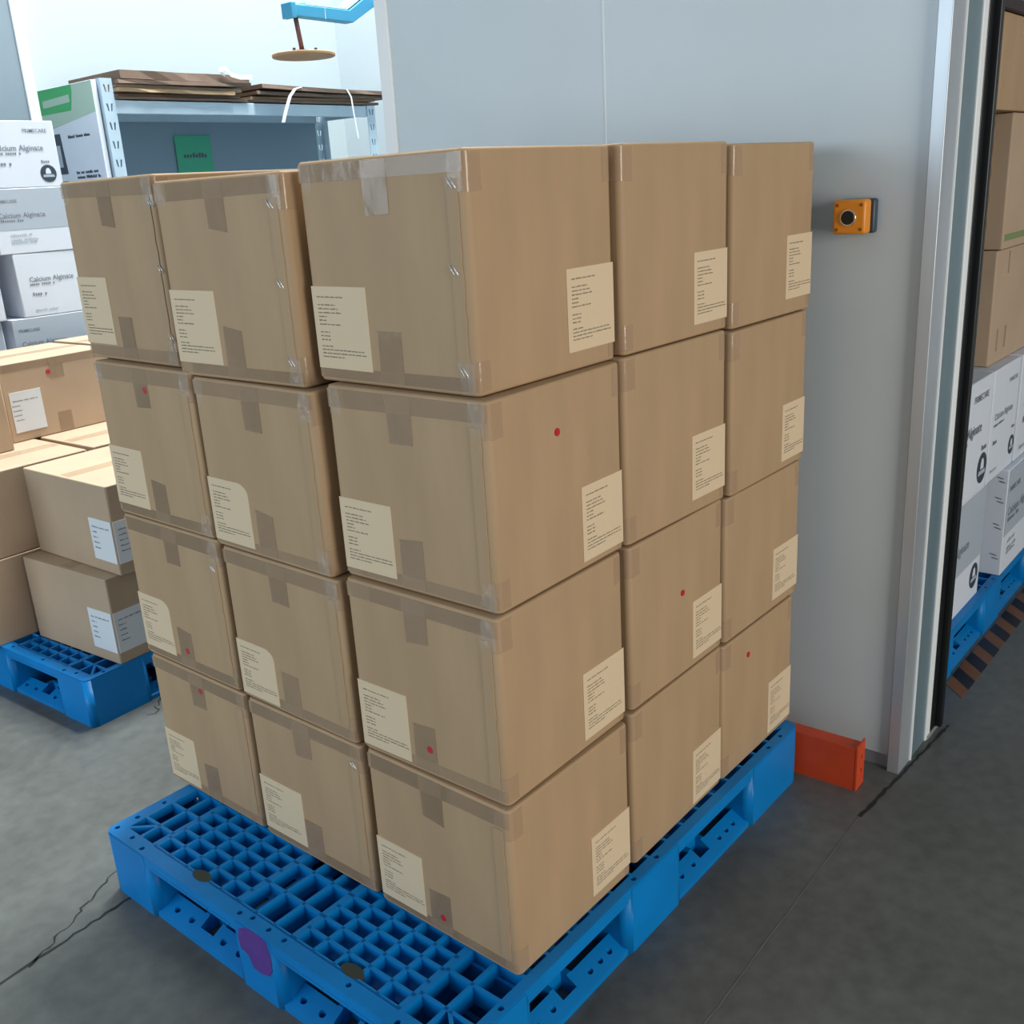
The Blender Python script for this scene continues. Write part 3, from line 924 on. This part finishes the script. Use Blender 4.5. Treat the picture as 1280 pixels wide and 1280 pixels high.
def carton(loc, rz, W, D, H, label, group, style, s=1.0, tx=0.045):
    """white carton; its printed face is the -Y face"""
    root = tag(empty('white_carton', loc, rz), label, 'carton', group)
    link('carton_body', rounded_box('carton_body', W, D, H - 0.0015, 0.004, 0.003), M['carton'], root)
    pl = lambda x, z: (x, -0.0014, z)
    ux, uz = (1, 0, 0), (0, 0, 1)
    if style == 'band':
        MB().prism([(0.002, H * .37), (W - 0.004, H * .37), (W - 0.004, H - 0.004), (0.002, H - 0.004)], 1, -0.0008, 0.0).build('grey_band', M['carton_grey'], root)
        text_on(root, 'PRIMECARE', 0.0165 * s, pl(W * .04, H * .78), ux, uz, M['ink_grey'])
        text_on(root, 'Calcium Alginate', 0.0265 * s, pl(W * .045, H * .55), ux, uz, M['ink_grey'])
        rows = [(W * .06, W * .21 * s, H * .49)]
        greek(MB(), rows, pl, lh=0.010 * s, seed=5, pitch=0.008 * s).build('print', M['ink_grey'], root)
        rows = [(W * .12, W * .18, H * .27), (W * .12, W * .24, H * .20), (W * .12, W * .22, H * .16)]
        greek(MB(), rows, pl, lh=0.008 * s, seed=6, pitch=0.007 * s).build('print', M['carton_grey'], root)
        badge(root, W * .86, H * .22, 0.026 * s)
    elif style == 'plain':
        text_on(root, 'PRIMECARE', 0.0175 * s, pl(W - 0.118 * s, H * .82), ux, uz, M['ink_grey'])
        text_on(root, 'Calcium Alginate', 0.0275 * s, pl(tx, H * .55), ux, uz, M['ink_grey'])
        greek(MB(), [(tx, 0.10 * s, H * .49)], pl, lh=0.010 * s, seed=7, pitch=0.008 * s).build('print', M['ink_grey'], root)
        greek(MB(), [(tx + .004, W * .12, H * .33)], pl, lh=0.013 * s, seed=8, pitch=0.010 * s).build('print', M['ink_grey'], root)
        greek(MB(), [(W * .12, W * .22, H * .08)], pl, lh=0.008 * s, seed=9, pitch=0.008 * s).build('print', M['carton_grey'], root)
        greek(MB(), [(W * .84, W * .09, H * .36)], pl, lh=0.010 * s, seed=4, pitch=0.008 * s).build('print', M['ink_grey'], root)
        badge(root, W * .885, H * .20, 0.030 * s)
    elif style == 'roundel':
        MB().prism([(0.002, H * .40), (W - 0.004, H * .40), (W - 0.004, H - 0.004), (0.002, H - 0.004)], 1, -0.0008, 0.0).build('grey_band', M['carton_grey'], root)
        MB().disc((W - 0.085, H * .68), 0.055, 1, -0.0013, 0.0, 32).build('roundel', M['carton'], root)
        MB().disc((W - 0.085, H * .68), 0.044, 1, -0.0018, 0.0, 32).build('roundel', M['carton_band'], root)
        greek(MB(), [(W - 0.12, 0.07, H * .72)], lambda x, z: (x, -0.0021, z), lh=0.010, seed=3, pitch=0.008).build('print', M['ink_grey'], root)
        sq = MB()
        for k in range(3):
            sq.prism([(W - 0.062 + k * .013, H * .20), (W - 0.053 + k * .013, H * .20), (W - 0.053 + k * .013, H * .28), (W - 0.062 + k * .013, H * .28)], 1, -0.0008, 0.0)
        sq.prism([(W - 0.045, H * .06), (W - 0.030, H * .06), (W - 0.026, H * .13), (W - 0.049, H * .13)], 1, -0.0008, 0.0)
        sq.build('print', M['ink_grey'], root)
    return root


GW = 'white cartons behind the rear pallet'
Y0 = 3.06
CH = 0.2385
carton((0.590, Y0, 1.5015), 0, 0.452, 0.36, CH, 'topmost white carton with dark round badge, left of the green and white panel', GW, 'plain', 1.05, 0.20)
carton((0.745, Y0, 1.263), R(-0.5), 0.43, 0.36, CH, 'second white carton from the top, grey upper half', GW, 'band')
carton((0.28, Y0, 1.263), 0, 0.445, 0.36, CH, 'white carton cut off by the photo edge, left of the grey-topped one', GW, 'band')
carton((0.27, Y0 - 0.01, 1.0245), 0, 0.445, 0.36, CH, 'white carton with pale round print, left of the plain lettered one', GW, 'roundel')
carton((0.788, Y0, 1.0245), 0, 0.40, 0.36, CH, 'third white carton from the top, plain face with dark lettering', GW, 'plain', 0.95)
carton((0.735, Y0, 0.786), 0, 0.44, 0.36, CH, 'low white carton with grey upper half, half hidden by sunlit box tops', GW, 'band')
carton((0.22, Y0, 0.786), 0, 0.475, 0.36, CH, 'low white carton with pale round print at the photo edge', GW, 'roundel')
for k in range(3):
    for q, xx in enumerate((0.24, 0.735)):
        carton((xx, Y0 + 0.004 * k, 0.0705 + CH * k), 0, 0.44, 0.36, CH, ['bottom', 'second lowest', 'third lowest'][k] + ' white carton hidden behind the rear pallet, ' + ['left', 'right'][q] + ' one', GW, 'none')
bs = tag(empty('dunnage_board', (0.2, 3.04, 0)), 'low wooden board with runners under the white cartons', 'pallet')
for k in range(3):
    MB().box(0.02 + k * .46, 0.10 + k * .46, 0.0, 0.42, 0.0, 0.050).build('runner', M['plywood'], bs)
for k in range(4):
    MB().box(0.0, 1.02, k * .11, k * .11 + .09, 0.050, 0.0705).build('board', M['plywood'], bs)

# ------------------------------------------------------------------ rack with flattened cartons
RY, RD = 3.315, 0.44
RX0, RX1, RZ = 1.412, 2.965, 1.930
rk = tag(empty('storage_rack', (0, 0, 0)), 'pale grey-blue steel storage rack against the bright back wall', 'rack')


def upright(x0, x1, y0, y1, sx, sy):
    RZ = 1.930 if sx > 0 else 1.846
    pf, cut = MB(), MB()
    t = 0.003
    ya = y0 if sy > 0 else y1 - t
    pf.box(x0, x1, ya, ya + t, 0, RZ)
    me = pf
    k = 0
    z = 0.9
    while z < RZ - 0.03:
        for (a, b) in ((0.30, 0.38), (0.70, 0.62)):
            w = x1 - x0
            cut.prism([(x0 + w * a - .004, z + .030), (x0 + w * a + .004, z + .030), (x0 + w * b + .003, z), (x0 + w * b - .003, z)], 1, y0 - .05, y1 + .05)
        z += 0.075
    o = link('upright', cut_holes(pf, cut, 'upright'), M['rack'], rk)
    xs = x0 if sx > 0 else x1 - t
    MB().box(xs, xs + t, min(y0, y1) + (t if sy > 0 else 0), max(y0, y1) - (0 if sy > 0 else t), 0, RZ).build('upright_web', M['rack'], o)
    return o


upright(RX0, RX0 + 0.055, RY, RY + 0.05, 1, 1)
upright(RX1 - 0.055, RX1, RY, RY + 0.05, -1, 1)
upright(RX0, RX0 + 0.055, RY + RD - 0.05, RY + RD, 1, -1)
upright(RX1 - 0.055, RX1, RY + RD - 0.05, RY + RD, -1, -1)
for z in (1.835, 0.62, 0.12):
    MB().box(RX0 + 0.055, RX1 - 0.055, RY + 0.004, RY + 0.024, z - 0.045, z + 0.010).build('beam', M['rack'], rk, bevel=0.003)
    MB().box(RX0 + 0.055, RX1 - 0.055, RY + RD - 0.024, RY + RD - 0.004, z - 0.045, z + 0.010).build('beam', M['rack'], rk, bevel=0.003)
    MB().box(RX0 + 0.004, RX1 - 0.004, RY + 0.024, RY + RD - 0.024, z, z + 0.012).build('shelf', M['rack'], rk)
for xx in (RX0 + 0.004, RX1 - 0.026):
    MB().box(xx, xx + 0.022, RY + 0.05, RY + RD - 0.05, 1.800, 1.838).build('side_brace', M['rack'], rk)
MB().box(RX0 + 0.056, RX1 - 0.075, RY + RD - 0.030, RY + RD - 0.026, 0.64, 1.79).build('back_panel', M['rack_blue'], rk)

gs = tag(empty('green_sheet', (1.985, RY + RD - 0.034, 1.545)), 'small green sheet stuck on the back panel of the rack', 'sign')
MB().box(0.0, 0.205, -0.003, 0.0, 0.0, 0.185).build('sheet', M['green'], gs)
greek(MB(), [(0.04, 0.125, 0.080)], lambda x, z: (x, -0.0036, z), lh=0.022, seed=2, pitch=0.017).build('print', M['slate'], gs)

# tall printed carton folded flat beside the rack
tp = tag(empty('flat_printed_carton', (1.384, 3.335, 0)), 'tall flattened green and white carton leaning against the rack side', 'carton')
PW, PH = 0.470, 1.925
MB().box(0.0, 0.022, 0.0, PW, 0.0, PH).build('board', M['carton'], tp, bevel=0.002)
fx = -0.0012


def onp(poly, nm, mm, t=0.0012):
    return MB().prism([(PW - u, v) for u, v in poly], 0, -t, 0.0004).build(nm, M[mm], tp)


# u runs from the far edge towards the rack post
onp([(0.0, PH - .175), (PW, PH - .125), (PW, PH - .002), (0.0, PH - .002)], 'header_band', 'green_pale')
onp([(0.0, PH - .105), (0.27, PH - .105), (0.30, PH - .03), (0.30, PH - .002), (0.0, PH - .002)], 'green_patch', 'green_print', 0.0020)
onp([(0.03, PH - .078), (0.27, PH - .070), (0.27, PH - .040), (0.03, PH - .048)], 'pale_patch', 'green_pale', 0.0028)
for (a, b, c) in ((0.07, PH - .36, .17), (0.07, PH - .56, .17), (0.085, PH - .72, .13)):
    onp([(a, b), (a + .075, b), (a + .060, b + c), (a, b + c)], 'dark_photo', 'slate', 0.0018)
    onp([(a, b + .03), (a + .045, b + .03), (a + .045, b + c * .72), (a, b + c * .72)], 'dark_photo', 'carton_grey', 0.0026)
rows = [(0.20, 0.20, PH - .215), (0.22, 0.19, PH - .365), (0.22, 0.20, PH - .385), (0.22, 0.10, PH - .405), (0.20, 0.20, PH - .545)]
greek(MB(), rows, lambda u, v: (-0.0018, PW - u, v), lh=0.013, seed=12, pitch=0.010).build('print', M['slate'], tp)


def sheet_pile(name, label, x0, x1, z, layers, seed, group):
    """a bundle of cartons folded flat, each layer a slightly warped sheet"""
    rnd = random.Random(seed)
    root = tag(empty(name, (x0, RY, z)), label, 'cardboard', group)
    W = x1 - x0
    zz = 0.0
    for (dx0, dx1, y0, y1, t, lift0, lift1, mm) in layers:
        n = 8
        vs, fs = [], []
        for i in range(n + 1):
            f = i / n
            x = dx0 + (W + dx1 - dx0) * f
            up = zz + lift0 * (1 - f) ** 2 + lift1 * f ** 2 + rnd.uniform(0, 0.0015)
            vs += [(x, y0 + rnd.uniform(-.004, .004), up), (x, y1, up), (x, y1, up + t), (x, y0 + rnd.uniform(-.004, .004), up + t)]
        for i in range(n):
            a, b = i * 4, i * 4 + 4
            for k in range(4):
                fs.append((a + k, a + (k + 1) % 4, b + (k + 1) % 4, b + k))
        e = n * 4
        fs += [(3, 2, 1, 0), (e, e + 1, e + 2, e + 3)]
        MB().add(vs, fs).build('flat_carton', M[mm], root)
        zz += t + 0.002
    return root


GC = 'flattened cartons on the rack top'
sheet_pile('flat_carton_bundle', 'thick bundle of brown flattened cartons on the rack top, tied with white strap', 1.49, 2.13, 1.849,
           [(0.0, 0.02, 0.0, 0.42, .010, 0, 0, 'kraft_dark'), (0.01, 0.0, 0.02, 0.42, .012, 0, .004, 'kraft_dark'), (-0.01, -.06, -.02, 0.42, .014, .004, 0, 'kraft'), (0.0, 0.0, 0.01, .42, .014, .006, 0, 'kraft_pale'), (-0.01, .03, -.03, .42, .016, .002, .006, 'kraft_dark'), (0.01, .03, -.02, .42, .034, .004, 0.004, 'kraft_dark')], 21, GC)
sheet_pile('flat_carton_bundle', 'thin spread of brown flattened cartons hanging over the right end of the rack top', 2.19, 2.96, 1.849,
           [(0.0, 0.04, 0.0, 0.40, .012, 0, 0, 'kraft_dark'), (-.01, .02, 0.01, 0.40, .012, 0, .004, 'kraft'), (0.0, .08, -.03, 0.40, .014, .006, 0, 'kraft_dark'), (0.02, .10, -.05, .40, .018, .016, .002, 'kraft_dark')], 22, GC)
st1 = MB().ribbon([(2.02, RY - .030, 1.962), (1.99, RY - .035, 1.978), (2.02, RY - .04, 1.988), (2.05, RY - .036, 1.962), (2.10, RY - .036, 1.952), (2.17, RY - .034, 1.955)], (0, 0, 0.010)).build('strap', M['strap'])
tag(st1, 'curled white plastic strap lying on the thick carton bundle', 'strap')
st2 = MB().ribbon([(2.44, RY - .052, 1.918), (2.40, RY - .056, 1.910), (2.36, RY - .060, 1.875), (2.325, RY - .060, 1.81), (2.30, RY - .060, 1.755)], (0.010, 0, 0)).build('strap', M['strap'])
tag(st2, 'white plastic strap end hanging free from the middle of the rack top', 'strap')
st3 = MB().ribbon([(2.735, RY - .052, 1.918), (2.755, RY - .058, 1.88), (2.765, RY - .056, 1.80), (2.785, RY - .050, 1.68)], (0.0045, 0, 0)).build('strap', M['strap'])
tag(st3, 'long thin strap end hanging near the right post of the rack', 'strap')

# ------------------------------------------------------------------ pressing arm with plywood disc
ar = tag(empty('pallet_wrapper', (0, 2.4, 0)), 'light blue machine arm with a hanging plywood disc above the rack', 'machine')
MB().box(2.42, 2.54, 0.02, 0.14, 0.0, 2.55).build('mast', M['machine_blue'], ar, bevel=0.006)
MB().box(2.30, 2.66, -0.10, 0.26, 0.0, 0.03).build('base_plate', M['machine_blue'], ar, bevel=0.004)
armp = [(1.728, 2.066), (2.035, 2.062), (2.215, 2.160), (2.43, 2.275), (2.43, 2.335), (2.19, 2.205), (2.020, 2.106), (1.728, 2.106)]
MB().prism(armp, 1, 0.0, 0.05).build('arm', M['machine_blue'], ar, bevel=0.003)
MB().prism([(1.80, 2.109), (2.015, 2.109), (2.19, 2.212), (2.17, 2.222), (2.005, 2.118), (1.80, 2.118)], 1, 0.006, 0.070).build('arm_cover', M['white_trim'], ar)
MB().box(1.720, 1.745, -0.006, 0.056, 2.058, 2.112).build('end_cap', M['machine_blue'], ar, bevel=0.003)
MB().box(1.889, 1.892, -0.001, 0.0, 2.064, 2.106).build('seam', M['white_trim'], ar)
MB().disc((2.165, 2.130), 0.010, 1, -0.02, 0.0, 12).build('bolt', M['slate'], ar)
MB().tube([(1.760, 0.025, 2.066), (1.776, 0.025, 1.945)], 0.0095, 10).build('rod', M['rod'], ar)
MB().disc((1.776, 0.025), 0.024, 2, 1.936, 1.950, 16).build('hub', M['rod'], ar)
for a in (20, 110, 200, 290):
    MB().disc((1.776 + .06 * math.cos(R(a)), 0.025 + .06 * math.sin(R(a))), 0.006, 2, 1.936, 1.952, 8).build('bolt', M['slate'], ar)
MB().disc((1.780, 0.025), 0.122, 2, 1.924, 1.936, 40).build('disc', M['plywood'], ar, bevel=0.003)

# ------------------------------------------------------------------ pallet seen through the door
pallet((1.560, -0.160, 0), R(0.4), 'blue plastic pallet seen through the doorway, under white cartons')
GR = 'white cartons beyond the doorway'
carton((1.600, -0.140, 0.149), R(0.4), 0.427, 0.36, 0.347, 'lowest white carton beside the door seal, grey upper half', GR, 'band', 1.5)
carton((2.195, -0.156, 0.149), R(0.4), 0.43, 0.36, 0.347, 'white carton with stapled narrow side, set forward at pallet edge beyond the door', GR, 'band', 1.5)
carton((1.568, -0.141, 0.4965), R(0.4), 0.427, 0.36, 0.336, 'upper white carton beside the door seal, plain face with dark badge', GR, 'plain', 1.5, 0.06)
carton((2.000, -0.140, 0.4965), R(0.4), 0.275, 0.36, 0.336, 'narrow upper white carton with dark badge, under the kraft boxes beyond the door', GR, 'plain', 1.0, 0.03)
carton((2.290, -0.140, 0.4965), R(0.4), 0.43, 0.36, 0.336, 'upper white carton at the photo edge beyond the door', GR, 'plain', 1.5, 0.06)
stp = [o for o in bpy.data.objects if o.get('label', '').startswith('white carton with stapled')][0]
for zz in (0.06, 0.16, 0.245, 0.31):
    sp = MB()
    for d in (-0.006, 0.006):
        sp.tube([(-0.0012, 0.012 + d * .5, zz + d), (-0.0012, 0.030 + d * .5, zz + d + .004)], 0.0012, 5)
    sp.build('staple', M['slate'], stp)

GK = 'kraft boxes beyond the doorway'
b = kraft((2.045, -0.105, 0.8325), R(0), 0.42, 0.34, 0.324, 'brown box directly on the white cartons beyond the door', GK, False)
MB().prism([(0.115, 0.252), (0.127, 0.252), (0.127, 0.315), (0.115, 0.315)], 1, -0.0008, 0.0).build('packing_tape', M['tape'], b)
MB().prism([(0.06, 0.035), (0.072, 0.035), (0.072, 0.10), (0.06, 0.10)], 1, -0.0008, 0.0).build('packing_tape', M['tape'], b)
MB().prism([(0.14, 0.035), (0.155, 0.035), (0.155, 0.10), (0.14, 0.10)], 1, -0.0008, 0.0).build('packing_tape', M['tape'], b)
fl = [(0.045 + 0.004 * math.sin(i * 2.7), 0.02 + 0.285 * i / 14) for i in range(15)]
MB().prism([(0.10, 0.02)] + fl + [(0.10, 0.305)], 0, -0.0016, 0.0).build('glue_flap', M['kraft'], b)
b = kraft((2.062, -0.110, 1.157), R(0), 0.42, 0.34, 0.357, 'brown box with green stripe along its lower edge beyond the door', GK, False)
MB().prism([(0.012, 0.022), (0.40, 0.022), (0.40, 0.040), (0.012, 0.040)], 1, -0.0008, 0.0).build('green_stripe', mat('faded_green_print', (0.19, 0.27, 0.09), 0.6), b)
fl = [(0.045 + 0.004 * math.sin(i * 2.1), 0.02 + 0.315 * i / 14) for i in range(15)]
MB().prism([(0.10, 0.02)] + fl + [(0.10, 0.335)], 0, -0.0016, 0.0).build('glue_flap', M['kraft'], b)
b = kraft((1.86, -0.122, 1.5145), R(0), 0.262, 0.34, 0.226, 'shiny film covered brown box on top of the stack beyond the door', GK, False, m='kraft')
for (u, v, w, h, sd) in ((0.24, 0.185, 0.05, 0.05, 4), (0.245, 0.03, 0.04, 0.05, 6), (0.17, 0.19, 0.06, 0.03, 9), (0.235, 0.11, 0.03, 0.03, 8)):
    film_fold('R', u, v, w, h, sd).build('film_fold', M['film'], b)
b = kraft((2.130, -0.120, 1.5145), R(0), 0.36, 0.34, 0.226, 'brown box at the photo edge beside the shiny one beyond the door', GK, False, m='kraft')
bd = MB().box(1.80, 2.50, -0.13, 0.26, 1.741, 1.772).build('dark_board', M['maroon'], bevel=0.004)
tag(bd, 'dark maroon board lying on top of the shiny boxes beyond the door', 'board')
